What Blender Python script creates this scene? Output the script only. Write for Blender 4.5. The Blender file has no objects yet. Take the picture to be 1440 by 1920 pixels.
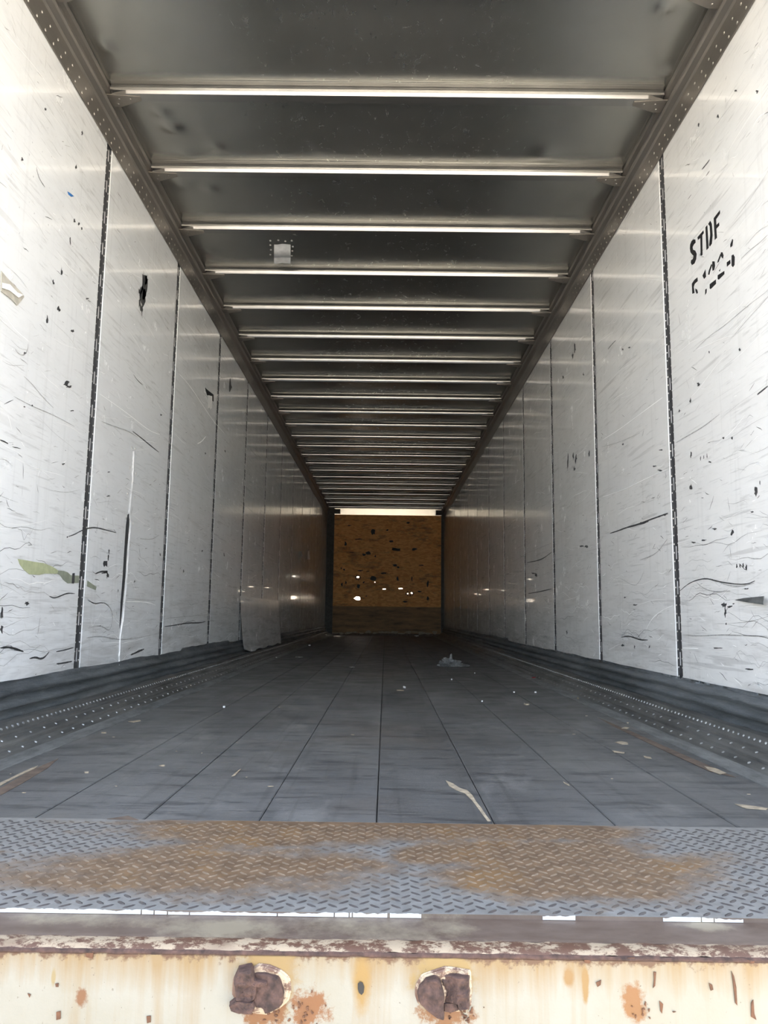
import bpy, bmesh, math, random
from mathutils import Vector, Matrix, noise
random.seed(7)
SC = bpy.context.scene
COL = SC.collection

# ------------------------------------------------------------------ camera
F_PX = 1448.38
FWD = Vector((-0.00347893, 0.99124186, 0.13201313))
RGT = Vector((0.99992059, 0.00184916, 0.01246612))
UPV = Vector((-0.01211283, -0.13204602, 0.99116958))
CAM = Vector((0.0219, 0.0, 0.4455))
cd = bpy.data.cameras.new('camera')
cam = bpy.data.objects.new('camera', cd); COL.objects.link(cam)
m = Matrix((RGT, UPV, -FWD)).transposed().to_4x4(); m.translation = CAM
cam.matrix_world = m
cd.sensor_fit = 'VERTICAL'; cd.sensor_height = 24.0; cd.lens = F_PX / 1920 * 24.0
cd.clip_start = 0.02; cd.clip_end = 500
SC.camera = cam

# ------------------------------------------------------------------ sky, sun, exposure
wd = bpy.data.worlds.new('sky'); SC.world = wd; wd.use_nodes = True
bg = wd.node_tree.nodes['Background']
sky = wd.node_tree.nodes.new('ShaderNodeTexSky'); sky.sky_type = 'NISHITA'; sky.sun_disc = False
sky.sun_elevation = math.radians(42); sky.sun_rotation = math.radians(25); sky.air_density = 1.0; sky.dust_density = 3.5
hs = wd.node_tree.nodes.new('ShaderNodeHueSaturation'); hs.inputs['Saturation'].default_value = .62   # sky colour desaturated to take the blue cast out of the white balance
wd.node_tree.links.new(sky.outputs[0], hs.inputs['Color']); wd.node_tree.links.new(hs.outputs[0], bg.inputs['Color']); bg.inputs['Strength'].default_value = 0.215
sd = bpy.data.lights.new('sun', 'SUN'); sd.energy = 4.6; sd.angle = math.radians(1.0); sd.color = (1.0, 0.91, 0.76)
sun = bpy.data.objects.new('sun', sd); COL.objects.link(sun)
# the sun stands high over the trailer's nose, so it lights the yard outside but never enters
sun.rotation_euler = Vector((-0.31, -0.67, -0.67)).to_track_quat('-Z', 'Y').to_euler()
SC.view_settings.view_transform = 'Standard'; SC.view_settings.look = 'None'
SC.view_settings.gamma = 1; SC.view_settings.use_curve_mapping = False
SC.view_settings.exposure = 3.05
SC.cycles.max_bounces = 16; SC.cycles.diffuse_bounces = 10; SC.cycles.glossy_bounces = 8

# ------------------------------------------------------------------ dimensions
HW = 1.285            # half inside width
YR, YF = 1.15, 16.88  # rear and front ends
ZC = 2.79             # roof sheet underside
P = 1.2194; BP = 0.61; B0 = 3.179
JL, JR = 3.333, 3.370

def at(px, py, axis, v):
    """point of the plane axis = v that the photograph's pixel looks at"""
    d = FWD + RGT * ((px - 720) / F_PX) - UPV * ((py - 960) / F_PX)
    return CAM + d * ((v - CAM[axis]) / d[axis])

# ------------------------------------------------------------------ materials
class NT:
    def __init__(s, name):
        s.m = bpy.data.materials.new(name); s.m.use_nodes = True
        s.t = s.m.node_tree; s.b = s.t.nodes['Principled BSDF']
        s.tc = s.t.nodes.new('ShaderNodeTexCoord')
        s.co = s.tc.outputs['Object']
    def n(s, t, **k):
        o = s.t.nodes.new(t)
        for a, v in k.items(): setattr(o, a, v)
        return o
    def l(s, a, b): s.t.links.new(a, b)
    def mp(s, scale=(1, 1, 1), rot=(0, 0, 0), loc=(0, 0, 0)):
        o = s.n('ShaderNodeMapping'); s.l(s.co, o.inputs[0])
        o.inputs['Scale'].default_value = scale; o.inputs['Rotation'].default_value = rot; o.inputs['Location'].default_value = loc
        return o.outputs[0]
    def noise(s, scale, detail=4, rough=.55, vec=None, dist=0):
        o = s.n('ShaderNodeTexNoise'); s.l(vec or s.co, o.inputs['Vector'])
        o.inputs['Scale'].default_value = scale; o.inputs['Detail'].default_value = detail
        o.inputs['Roughness'].default_value = rough; o.inputs['Distortion'].default_value = dist
        return o.outputs[0]
    def ramp(s, f, stops):
        o = s.n('ShaderNodeValToRGB'); s.l(f, o.inputs[0]); e = o.color_ramp.elements
        while len(e) < len(stops): e.new(.5)
        for i, (p, c) in enumerate(stops):
            e[i].position = p
            e[i].color = (c, c, c, 1) if not isinstance(c, tuple) else (*c, 1)
        return o.outputs[0]
    def mix(s, f, a, b, mode='MIX'):
        o = s.n('ShaderNodeMix', data_type='RGBA', blend_type=mode)
        for i, v in ((0, f), (6, a), (7, b)):
            if isinstance(v, (int, float)): o.inputs[i].default_value = v
            elif isinstance(v, tuple): o.inputs[i].default_value = (*v, 1)
            else: s.l(v, o.inputs[i])
        return o.outputs[2]
    def math(s, op, a, b=0, c=None):
        o = s.n('ShaderNodeMath', operation=op)
        for i, v in enumerate((a, b, c)):
            if v is None: continue
            if isinstance(v, (int, float)): o.inputs[i].default_value = v
            else: s.l(v, o.inputs[i])
        return o.outputs[0]
    def axis(s, i):
        o = s.n('ShaderNodeSeparateXYZ'); s.l(s.co, o.inputs[0]); return o.outputs[i]
    def bump(s, h, dist, strength=1):
        o = s.n('ShaderNodeBump'); s.l(h, o.inputs['Height'])
        o.inputs['Distance'].default_value = dist; o.inputs['Strength'].default_value = strength
        s.l(o.outputs[0], s.b.inputs['Normal'])
    def set(s, **k):
        for a, v in k.items():
            i = s.b.inputs[a.replace('_', ' ')]
            if isinstance(v, tuple): i.default_value = (*v, 1)
            elif isinstance(v, (int, float)): i.default_value = v
            else: s.l(v, i)
        return s.m
    def ellipse(s, cx, cy, rx, ry, ax=(0, 1)):
        dx = s.math('DIVIDE', s.math('SUBTRACT', s.axis(ax[0]), cx), rx)
        dy = s.math('DIVIDE', s.math('SUBTRACT', s.axis(ax[1]), cy), ry)
        return s.math('SUBTRACT', 1, s.math('SQRT', s.math('ADD', s.math('MULTIPLY', dx, dx), s.math('MULTIPLY', dy, dy))))

def simple(name, col, rough=.6, metal=0, var=.25, scale=12):
    t = NT(name)
    f = t.ramp(t.noise(scale, 5), [(.3, 0), (.7, 1)])
    c = t.mix(f, tuple(x * (1 - var) for x in col), tuple(min(1, x * (1 + var)) for x in col))
    return t.set(Base_Color=c, Roughness=rough, Metallic=metal)

def wall_mat(name, warm):
    t = NT(name)
    base = t.mix(t.ramp(t.noise(1.3, 3), [(.3, 0), (.7, 1)]), tuple(.97 * w for w in warm), warm)
    # long faint scratches running fore and aft, slightly tilted families
    for i, (rx, sc, lo, k) in enumerate(((.10, 34, .64, .30), (-.16, 27, .66, .26), (.0, 60, .62, .22), (.3, 22, .68, .2))):
        v = t.mp(scale=(1, .045, 1), rot=(rx, 0, 0), loc=(i * 3.1, i, i))
        f = t.ramp(t.noise(sc, 2, .5, v), [(lo, 0), (lo + .05, 1)])
        msk = t.ramp(t.noise(1.1 + i * .4, 2, vec=t.mp(loc=(i * 7, 0, 0))), [(.42, 0), (.6, 1)])
        base = t.mix(t.math('MULTIPLY', t.math('MULTIPLY', f, msk), k), base, (.30, .29, .28) if i != 1 else (.95, .95, .93))
    # vertical brushed dirt
    v = t.mp(scale=(1, 1, .06)); f = t.ramp(t.noise(26, 3, .6, v), [(.58, 0), (.7, 1)])
    base = t.mix(t.math('MULTIPLY', f, .10), base, (.35, .34, .32))
    # specks
    for i, (sc, rot, sy, lo, k) in enumerate(((90, .12, .05, .60, .30), (120, -.12, .04, .60, .25), (60, .04, .09, .60, .30), (48, 1.2, .2, .66, .25))):
        f = t.ramp(t.noise(sc, 3, .6, t.mp(scale=(1, sy, 1), rot=(rot, 0, 0), loc=(0, i * 5, i * 3))), [(lo, 0), (lo + .06, 1)])
        msk = t.ramp(t.noise(3.1 + i, 3, .6, t.mp(loc=(i * 2, 0, 4))), [(.45, 0), (.62, 1)])
        base = t.mix(t.math('MULTIPLY', t.math('MULTIPLY', f, msk), k), base, (.34, .335, .32))
    f = t.ramp(t.noise(6, 9, .75, t.mp(scale=(1, .4, 1))), [(.48, 0), (.72, 1)])
    base = t.mix(t.math('MULTIPLY', f, .16), base, (.42, .41, .38))
    f = t.ramp(t.noise(70, 2, .5), [(.71, 0), (.74, 1)])
    msk = t.ramp(t.noise(2.2, 3), [(.5, 0), (.62, 1)])
    base = t.mix(t.math('MULTIPLY', t.math('MULTIPLY', f, msk), .55), base, (.12, .12, .12))
    # rub marks near the kick rail, worn on by freight
    z = t.axis(2)
    low = t.ramp(z, [(.12, 1), (.75, 0)])
    v = t.mp(scale=(1, .12, 1)); f = t.ramp(t.noise(16, 6, .65, v, .6), [(.45, 0), (.68, 1)])
    base = t.mix(t.math('MULTIPLY', t.math('MULTIPLY', f, low), .55), base, (.33, .31, .29))
    h = t.noise(14, 3, .5, t.mp(scale=(1, .5, .12)))
    t.bump(h, .0012, .5)
    r = t.ramp(t.noise(5, 5, .7), [(.3, .17), (.75, .30)])
    return t.set(Base_Color=base, Roughness=r, Specular_IOR_Level=.6, Coat_Weight=.3, Coat_Roughness=.04)

M = {}
M['wall_l'] = wall_mat('white_wall_liner', (.86, .87, .865))
M['wall_r'] = wall_mat('white_wall_liner_right', (.875, .87, .845))
M['post'] = simple('black_logistic_post', (.065, .065, .068), .5, .3, .3, 60)
M['slot'] = simple('bare_metal_slot', (.75, .75, .74), .35, .3)
M['drivet'] = simple('dull_rivet', (.30, .30, .29), .45, .5, .5, 30)
M['rail_rivet'] = simple('rail_rivet', (.42, .39, .35), .4, .6, .1)
M['rivet'] = simple('rivet_metal', (.62, .61, .58), .4, .6)
M['black'] = simple('black_paint', (.012, .012, .013), .55, 0, .3, 40)
M['scuff'] = simple('rubber_scuff', (.055, .055, .055), .6, 0, .5, 60)
M['scuff_grey'] = simple('grey_scuff', (.36, .36, .35), .5, 0, .3, 60)
M['scratch'] = simple('bright_scratch', (.9, .9, .88), .35, 0, .05)
t = NT('galvanised_rail')
f = t.ramp(t.noise(9, 6, .6, t.mp(scale=(1, .2, 1))), [(.3, 0), (.75, 1)])
M['rail'] = t.set(Base_Color=t.mix(f, (.25, .23, .205), (.34, .315, .285)), Metallic=.75, Roughness=.42)
t = NT('aluminium_roof_sheet')
f = t.ramp(t.noise(1.6, 4, .6), [(.3, 0), (.75, 1)])
c = t.mix(f, (.35, .35, .325), (.45, .45, .42))
f2 = t.math('MULTIPLY', t.ramp(t.noise(26, 8, .75, t.mp(scale=(1, .6, 1)), .8), [(.5, 0), (.7, 1)]), t.ramp(t.ellipse(0, 0, 1.1, 500), [(.0, 0), (.5, 1)]))
c = t.mix(t.math('MULTIPLY', f2, .16), c, (.62, .62, .58))
M['roof'] = t.set(Base_Color=c, Metallic=.9, Roughness=t.mix(f2, (.25,) * 3, (.29,) * 3))
M['bow'] = simple('roof_bow_aluminium', (.36, .355, .34), .25, .9, .06, 8)
t = NT('scuffed_kick_plate')
f = t.ramp(t.noise(8, 8, .7, t.mp(scale=(1, .13, 1))), [(.35, 0), (.7, 1)])
c = t.mix(f, (.07, .08, .085), (.25, .265, .275))
f = t.ramp(t.noise(22, 6, .7, t.mp(scale=(1, .3, 1))), [(.6, 0), (.72, 1)])
c = t.mix(t.math('MULTIPLY', f, .4), c, (.33, .33, .31))
t.bump(t.noise(22, 6, .65, t.mp(scale=(1, .2, 1))), .014, .9)
M['kick'] = t.set(Base_Color=c, Metallic=.35, Roughness=.48)
t = NT('worn_base_rail')
f = t.ramp(t.noise(14, 8, .7, t.mp(scale=(1, .16, 1))), [(.35, 0), (.72, 1)])
c = t.mix(f, (.07, .07, .066), (.24, .235, .22))
M['base'] = t.set(Base_Color=c, Metallic=.45, Roughness=.5)
t = NT('worn_floor_edge')
f = t.ramp(t.noise(16, 8, .75, t.mp(scale=(1, .3, 1))), [(.35, 0), (.65, 1)])
M['skirt'] = t.set(Base_Color=t.mix(f, (.075, .078, .078), (.25, .255, .25)), Roughness=.5, Metallic=.3)
t = NT('worn_plank_paint')
inf = t.n('ShaderNodeObjectInfo').outputs['Random']
f = t.ramp(t.noise(2.2, 6, .6, t.mp(scale=(1, .6, 1))), [(.3, 0), (.7, 1)])
c = t.mix(f, (.076, .075, .073), (.142, .141, .136))
f = t.ramp(t.noise(9, 7, .75, t.mp(scale=(.3, 1.6, 1))), [(.53, 0), (.62, 1)])
c = t.mix(t.math('MULTIPLY', f, .7), c, (.035, .036, .038))
f = t.ramp(t.noise(19, 8, .8, t.mp(scale=(.22, 1.5, 1), loc=(1, 7, 2))), [(.55, 0), (.61, 1)])
c = t.mix(t.math('MULTIPLY', f, .75), c, (.028, .028, .03))
f = t.ramp(t.noise(5, 7, .7, t.mp(scale=(1, .4, 1), loc=(3, 3, 3))), [(.54, 0), (.66, 1)])
c = t.mix(t.math('MULTIPLY', f, .5), c, (.20, .195, .185))
f = t.ramp(t.noise(38, 3, .5, t.mp(scale=(1, .02, 1))), [(.60, 0), (.66, 1)])
c = t.mix(t.math('MULTIPLY', f, .25), c, (.03, .03, .03))
f = t.ramp(t.noise(120, 2), [(.74, 0), (.78, 1)])
c = t.mix(t.math('MULTIPLY', f, .5), c, (.35, .34, .31))
br = t.ramp(t.noise(1.3, 5, .6, t.mp(loc=(9, 2, 0))), [(.55, 0), (.75, 1)])
c = t.mix(t.math('MULTIPLY', br, .35), c, (.11, .085, .065))
c = t.mix(1.0, c, t.mix(inf, (.88, .88, .88), (1.1, 1.1, 1.1)), 'MULTIPLY')
t.bump(t.noise(18, 8, .75, t.mp(scale=(.35, 1.5, 1))), .004, .8)
M['plank'] = t.set(Base_Color=c, Roughness=t.ramp(t.noise(6, 4), [(.3, .42), (.7, .62)]), Specular_IOR_Level=.4)
M['gap'] = simple('dark_gap', (.01, .01, .01), .9)
M['wood'] = simple('raw_splintered_wood', (.34, .28, .20), .8, 0, .35, 60)
M['brownwood'] = simple('worn_brown_edge', (.115, .082, .06), .8, 0, .4, 25)

def rust_field(t):
    """worn-through paint with a shape of its own: two big rusty areas and small ones"""
    n = t.noise(6, 10, .72, t.mp(scale=(.8, 1.4, 1)))
    e = t.ellipse(-.30, 1.43, .42, .17)
    for a in ((-.20, 1.66, .40, .12), (.34, 1.48, .33, .25), (.30, 1.69, .30, .10), (-.05, 1.72, .7, .05), (.12, 1.52, .10, .10)):
        e = t.math('MAXIMUM', e, t.ellipse(*a))
    return t.ramp(t.math('ADD', e, t.math('MULTIPLY', t.math('SUBTRACT', n, .5), 2.0)), [(-.0, 0), (.42, 1)])

def tread(name, lug):
    t = NT(name); r = rust_field(t)
    n = t.ramp(t.noise(30, 6, .7), [(.35, 0), (.7, 1)])
    paint = t.mix(n, (.155, .150, .140), (.24, .235, .220))
    rust = t.mix(n, (.10, .062, .036), (.21, .135, .078))
    og = t.ramp(t.noise(4, 4, .6, t.mp(loc=(5, 5, 5))), [(.52, 0), (.68, 1)])
    rust = t.mix(t.math('MULTIPLY', og, .55), rust, (.28, .15, .045))
    if lug:
        paint = t.mix(n, (.045, .038, .036), (.085, .076, .072)); rust = t.mix(n, (.12, .082, .052), (.235, .175, .12))
    c = t.mix(r, paint, rust)
    d = t.ramp(t.axis(1), [(1.26, 1), (1.30, 0)]) if False else None
    t.bump(t.noise(90, 4, .6), .0006, .5)
    return t.set(Base_Color=c, Roughness=.55, Metallic=.1)
M['plate'] = tread('tread_plate_paint', False); M['lug'] = tread('tread_lug_wear', True)
t = NT('worn_sill_lip')
n = t.ramp(t.noise(9, 8, .7, t.mp(scale=(1, 2.2, 1))), [(.35, 0), (.7, 1)])
c = t.mix(n, (.10, .068, .050), (.165, .125, .10))
n2 = t.noise(7, 8, .75, t.mp(scale=(1.1, 1, 1), rot=(0, 0, .5)))
e = t.ellipse(.02, 1.20, .17, .055)
for a in ((-.42, 1.21, .16, .035), (.50, 1.22, .05, .018), (-.2, 1.19, .10, .045)): e = t.math('MAXIMUM', e, t.ellipse(*a))
f = t.ramp(t.math('ADD', e, t.math('MULTIPLY', t.math('SUBTRACT', n2, .5), 4.6)), [(.0, 0), (.9, 1)])
c = t.mix(t.math('MULTIPLY', f, .8), c, (.30, .255, .18))
M['lip'] = t.set(Base_Color=c, Roughness=.5, Metallic=.2)
t = NT('chipped_bead')
n = t.ramp(t.noise(55, 6, .8, t.mp(scale=(.6, 1, 1))), [(.46, 0), (.54, 1)])
n3 = t.ramp(t.noise(6, 3), [(.35, 0), (.45, 1)])
c = t.mix(t.math('MULTIPLY', n, n3), (.085, .042, .026), (.30, .235, .16))
M['bead'] = t.set(Base_Color=c, Roughness=.5)
M['rust'] = simple('dark_rust', (.05, .027, .021), .85, .1, .6, 90)
M['rust2'] = simple('orange_rust', (.075, .032, .014), .85, 0, .5, 60)
M['hole'] = simple('slot_hole', (.02, .018, .015), .9)
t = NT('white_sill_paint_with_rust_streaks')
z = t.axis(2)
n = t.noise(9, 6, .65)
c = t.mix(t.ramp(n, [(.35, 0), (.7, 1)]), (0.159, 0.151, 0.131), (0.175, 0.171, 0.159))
st = t.noise(34, 5, .6, t.mp(scale=(1, 1, .06)))
up = t.ramp(t.math('MULTIPLY', z, -10), [(.15, 1), (.72, 0)])
f = t.ramp(t.math('ADD', st, t.math('MULTIPLY', up, .36)), [(.52, 0), (.86, 1)])
c = t.mix(t.math('MULTIPLY', f, .8), c, (0.131, 0.079, 0.024))
up2 = t.ramp(t.math('MULTIPLY', z, -10), [(.15, 1), (.36, 0)])
f = t.ramp(t.math('ADD', t.noise(60, 5, .7), t.math('MULTIPLY', up2, .45)), [(.72, 0), (.86, 1)])
c = t.mix(f, c, (0.060, 0.028, 0.012))
# streak below the slot, and rust blooms round the fittings
def bloom(cx, cz, rx, rz, col, k=1.5, w=.4, sc=40):
    global c
    e = t.ellipse(cx, cz, rx, rz, (0, 2))
    n = t.noise(sc, 7, .75)
    f = t.ramp(t.math('ADD', e, t.math('MULTIPLY', t.math('SUBTRACT', n, .5), k)), [(.05, 0), (w, 1)])
    c = t.mix(f, c, col)
for a in ((-.004, -.05, .016, .05, (0.155, 0.095, 0.028), 1.0, .6, 30), (-.135, -.045, .052, .052, (0.147, 0.099, 0.040)), (.107, -.045, .05, .055, (0.151, 0.103, 0.040)),
          (-.135, -.085, .04, .03, (0.099, 0.040, 0.010), 2.6, .4, 55), (-.075, -.085, .03, .03, (0.109, 0.043, 0.012), 2.6, .4, 55), (.11, -.09, .04, .026, (0.103, 0.043, 0.012), 2.4, .4, 60),
          (.365, -.075, .022, .03, (0.123, 0.053, 0.014), 1.8, .4, 50), (.30, -.05, .006, .03, (0.139, 0.083, 0.028), 1, .4), (.278, -.04, .010, .018, (0.135, 0.079, 0.028), 1, .5),
          (-.385, -.075, .010, .016, (0.099, 0.043, 0.016), 1.8, .4, 60), (-.425, -.05, .004, .014, (0.149, 0.115, 0.060), .8, .5)): bloom(*a)
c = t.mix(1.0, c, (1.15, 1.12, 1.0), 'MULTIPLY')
f = t.ramp(t.noise(150, 3, .6), [(.70, 0), (.74, 1)])
c = t.mix(t.math('MULTIPLY', f, .6), c, (0.048, 0.032, 0.020))
t.bump(t.noise(60, 5, .6), .001, .6)
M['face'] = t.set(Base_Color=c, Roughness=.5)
M['paintline'] = simple('white_edge_paint', (.52, .52, .51), .5, 0, .06, 90)
t = NT('oriented_strand_board')
vo = t.n('ShaderNodeTexVoronoi'); vo.inputs['Scale'].default_value = 30; t.l(t.mp(scale=(.5, 1, 1.3)), vo.inputs['Vector'])
f = t.ramp(vo.outputs['Color'], [(.2, 0), (.8, 1)])
c = t.mix(f, (.74, .31, .08), (.95, .50, .17))
f = t.ramp(t.noise(5, 7, .7, t.mp(scale=(.5, 1, 1.5))), [(.52, 0), (.70, 1)])
c = t.mix(t.math('MULTIPLY', f, .7), c, (.10, .05, .02))
M['osb'] = t.set(Base_Color=c, Roughness=.6)
t = NT('grimy_board')
f = t.ramp(t.noise(8, 7, .7, t.mp(scale=(.3, 1, 1.6))), [(.35, 0), (.65, 1)])
M['board'] = t.set(Base_Color=t.mix(f, (.14, .09, .05), (.42, .25, .12)), Roughness=.65)
M['cream'] = simple('front_header_metal', (.50, .47, .40), .24, .95, .06, 8)
M['dark'] = simple('dark_corner_steel', (.05, .048, .045), .55, .4, .3, 20)
M['olive'] = simple('olive_tape', (.42, .45, .27), .6, 0, .15, 30)
M['olive2'] = simple('grey_olive_tape', (.27, .29, .22), .6, 0, .15, 30)
M['beige'] = simple('torn_beige_tape', (.48, .45, .38), .6, 0, .2, 30)
M['paper'] = simple('white_paper', (.80, .79, .76), .8, 0, .06, 30)
M['red'] = simple('red_plastic', (.40, .03, .03), .5)
M['blue'] = simple('blue_tape', (.04, .19, .50), .5)
t = NT('dusty_plastic_film')
M['film'] = t.set(Base_Color=t.mix(t.ramp(t.noise(30, 4), [(.3, 0), (.7, 1)]), (.10, .10, .098), (.20, .20, .195)), Roughness=.35, Specular_IOR_Level=.7)
M['yard'] = simple('yard_concrete', (.46, .42, .36), .9, 0, .12, .7)
M['outer'] = simple('outer_skin', (.6, .6, .6), .6)

# ------------------------------------------------------------------ mesh helpers
class MB:
    def __init__(s): s.v = []; s.f = []
    def quad(s, a, b, c, d):
        n = len(s.v); s.v += [tuple(a), tuple(b), tuple(c), tuple(d)]; s.f.append((n, n + 1, n + 2, n + 3))
    def box(s, x0, x1, y0, y1, z0, z1):
        n = len(s.v)
        s.v += [(x, y, z) for z in (z0, z1) for y in (y0, y1) for x in (x0, x1)]
        for f in ((0, 2, 3, 1), (4, 5, 7, 6), (0, 1, 5, 4), (2, 6, 7, 3), (0, 4, 6, 2), (1, 3, 7, 5)):
            s.f.append(tuple(n + i for i in f))
    def poly_prism(s, pts, off):
        """pts: closed outline of 3-D points; off: thickness vector"""
        n = len(s.v); k = len(pts); off = Vector(off)
        s.v += [tuple(Vector(p)) for p in pts] + [tuple(Vector(p) + off) for p in pts]
        s.f.append(tuple(range(n, n + k))); s.f.append(tuple(range(n + 2 * k - 1, n + k - 1, -1)))
        for i in range(k): j = (i + 1) % k; s.f.append((n + i, n + k + i, n + k + j, n + j))
    def dome(s, c, nrm, r, h, seg=6):
        c = Vector(c); nrm = Vector(nrm).normalized()
        a = nrm.orthogonal().normalized(); b = nrm.cross(a); n = len(s.v)
        for rr, hh in ((r, 0), (r * .72, h * .7)):
            for i in range(seg):
                t = 2 * math.pi * i / seg
                s.v.append(tuple(c + a * (rr * math.cos(t)) + b * (rr * math.sin(t)) + nrm * hh))
        s.v.append(tuple(c + nrm * h))
        for i in range(seg):
            j = (i + 1) % seg
            s.f.append((n + i, n + j, n + seg + j, n + seg + i)); s.f.append((n + seg + i, n + seg + j, n + 2 * seg))
    def build(s, name, mat, parent=None, smooth=False, fix=True):
        me = bpy.data.meshes.new(name); me.from_pydata(s.v, [], s.f)
        if fix:
            bm = bmesh.new(); bm.from_mesh(me); bmesh.ops.recalc_face_normals(bm, faces=bm.faces); bm.to_mesh(me); bm.free()
        if smooth: me.polygons.foreach_set('use_smooth', [True] * len(me.polygons))
        me.materials.append(mat)
        o = bpy.data.objects.new(name, me); COL.objects.link(o); o.parent = parent
        return o
def box(name, mat, parent, *a):
    b = MB(); b.box(*a); return b.build(name, mat, parent)
def struct(o, label=None, cat='structure'):
    o['kind'] = 'structure'
    if label: o['label'] = label; o['category'] = cat
    return o
def stuff(o): o['kind'] = 'stuff'; return o
def empty(name, loc, label, cat, group=None):
    o = bpy.data.objects.new(name, None); COL.objects.link(o); o.location = loc; o.empty_display_size = .1
    o['label'] = label; o['category'] = cat
    if group: o['group'] = group
    return o
def tag(o, label, cat, group=None):
    o['label'] = label; o['category'] = cat
    if group: o['group'] = group
    return o
def extrude_profile(name, mat, parent, prof, y0, y1, sign, step=None, warp=None, smooth=False):
    """open profile of (inward offset, z) swept fore and aft along a side wall"""
    n = max(1, int((y1 - y0) / step)) if step else 1
    b = MB()
    for i in range(n + 1):
        y = y0 + (y1 - y0) * i / n
        for j, (o, z) in enumerate(prof):
            if warp: o, z = warp(y, j, o, z)
            b.v.append((sign * (HW - o), y, z))
    k = len(prof)
    for i in range(n):
        for j in range(k - 1):
            a = i * k + j; b.f.append((a, a + 1, a + k + 1, a + k))
    return b.build(name, mat, parent, smooth)

# ------------------------------------------------------------------ yard outside
struct(box('ground', M['yard'], None, -60, 60, -60, 80, -1.5, -1.32), 'sunlit concrete yard the trailer stands on', 'ground')

# ------------------------------------------------------------------ floor
floor = struct(box('floor', M['gap'], None, -HW - .04, HW + .04, YR + .06, YF + .08, -.06, -.012), 'dark grey worn plank floor of the empty trailer', 'floor')
EDGES = [-1.052, -.735, -.497, -.247, .008, .264, .527, .792, 1.052]
for i in range(8):
    x0, x1 = EDGES[i] + .0013, EDGES[i + 1] - .0013
    b = MB(); n = 40
    prof = [(x0, -.0125), (x0, -.002), (x0 + .003, 0), (x1 - .003, 0), (x1, -.002), (x1, -.0125)]
    for s in range(n + 1):
        y = 1.747 + (YF - 1.747) * s / n; dz = .0006 * math.sin(i * 5 + s * .9)
        for (x, z) in prof: b.v.append((x, y, z + dz))
    k = len(prof)
    for s in range(n):
        for j in range(k - 1): a = s * k + j; b.f.append((a, a + 1, a + k + 1, a + k))
    b.f.append(tuple(range(k)))
    b.build('plank', M['plank'], floor)

def blot(pts, ax, v, off, mb, jag=.0, thick=None):
    """outline in photograph pixels laid flat on the plane ax = v"""
    P3 = [at(x, y, ax, v) for x, y in pts]
    o = Vector((0, 0, 0)); o[ax] = off
    mb.poly_prism(P3, o)
def ragged(cx, cy, rx, ry, n=10, j=.35, rot=0):
    out = []
    for i in range(n):
        a = 2 * math.pi * i / n; r = 1 + random.uniform(-j, j)
        x, y = rx * r * math.cos(a), ry * r * math.sin(a)
        out.append((cx + x * math.cos(rot) - y * math.sin(rot), cy + x * math.sin(rot) + y * math.cos(rot)))
    return out
g = MB()
for pts in (
    [(836, 1464), (850, 1470), (862, 1478), (876, 1482), (886, 1492), (893, 1504), (903, 1516), (912, 1530), (920, 1540), (914, 1540), (902, 1524), (892, 1510), (884, 1500), (872, 1488), (856, 1482), (842, 1474)],
    [(1165, 1366), (1172, 1363), (1180, 1365), (1176, 1367)], [(1153, 1392), (1163, 1390), (1176, 1392), (1178, 1396), (1166, 1396)],
    [(1148, 1408), (1158, 1409), (1171, 1411), (1170, 1413), (1152, 1411)], [(1207, 1418), (1220, 1420), (1222, 1423), (1209, 1421)],
    [(1320, 1437), (1342, 1441), (1362, 1450), (1350, 1452), (1330, 1445)], [(1378, 1508), (1400, 1510), (1440, 1516), (1436, 1519), (1398, 1516)],
    [(0, 1468), (14, 1462), (36, 1451), (60, 1440), (72, 1436), (64, 1442), (40, 1453), (16, 1465), (0, 1474)],
    [(240, 1353), (252, 1352), (262, 1350), (264, 1352), (250, 1355)], [(298, 1436), (306, 1434), (306, 1438)], [(434, 1456), (448, 1444), (452, 1442), (440, 1455)],
    [(744, 1293), (757, 1294), (757, 1295.5), (744, 1295)], [(1056, 1466), (1066, 1471), (1068, 1474), (1058, 1469)],
    [(190, 1373), (199, 1373), (199, 1375), (190, 1375)], [(158, 1448), (166, 1447), (166, 1450), (159, 1450)]):
    blot(pts, 2, 0.0008, .0012, g)
for _ in range(26):
    x, y = random.uniform(-1, 1), 1.8 + random.random() ** 1.6 * 8
    r = random.uniform(.0015, .004); L = random.uniform(1, 3)
    g.poly_prism([(x + r * L * math.cos(a) * random.uniform(.6, 1), y + r * math.sin(a) * 1.2, .0008) for a in [i * 1.05 for i in range(6)]], (0, 0, .001))
stuff(g.build('splintered_gouges', M['wood'], floor))['label'] = 'pale splintered gouges showing raw wood'
g = MB()
for pts in ([(0, 1478), (60, 1444), (110, 1422), (90, 1440), (40, 1470), (0, 1492)], [(200, 1536), (240, 1530), (260, 1538)],
            [(1120, 1345), (1180, 1370), (1270, 1410), (1330, 1436), (1380, 1458), (1330, 1446), (1250, 1410), (1150, 1362)],
            ):
    blot(pts, 2, 0.0006, .0008, g)
stuff(g.build('worn_wood_patch', M['brownwood'], floor))

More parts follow.
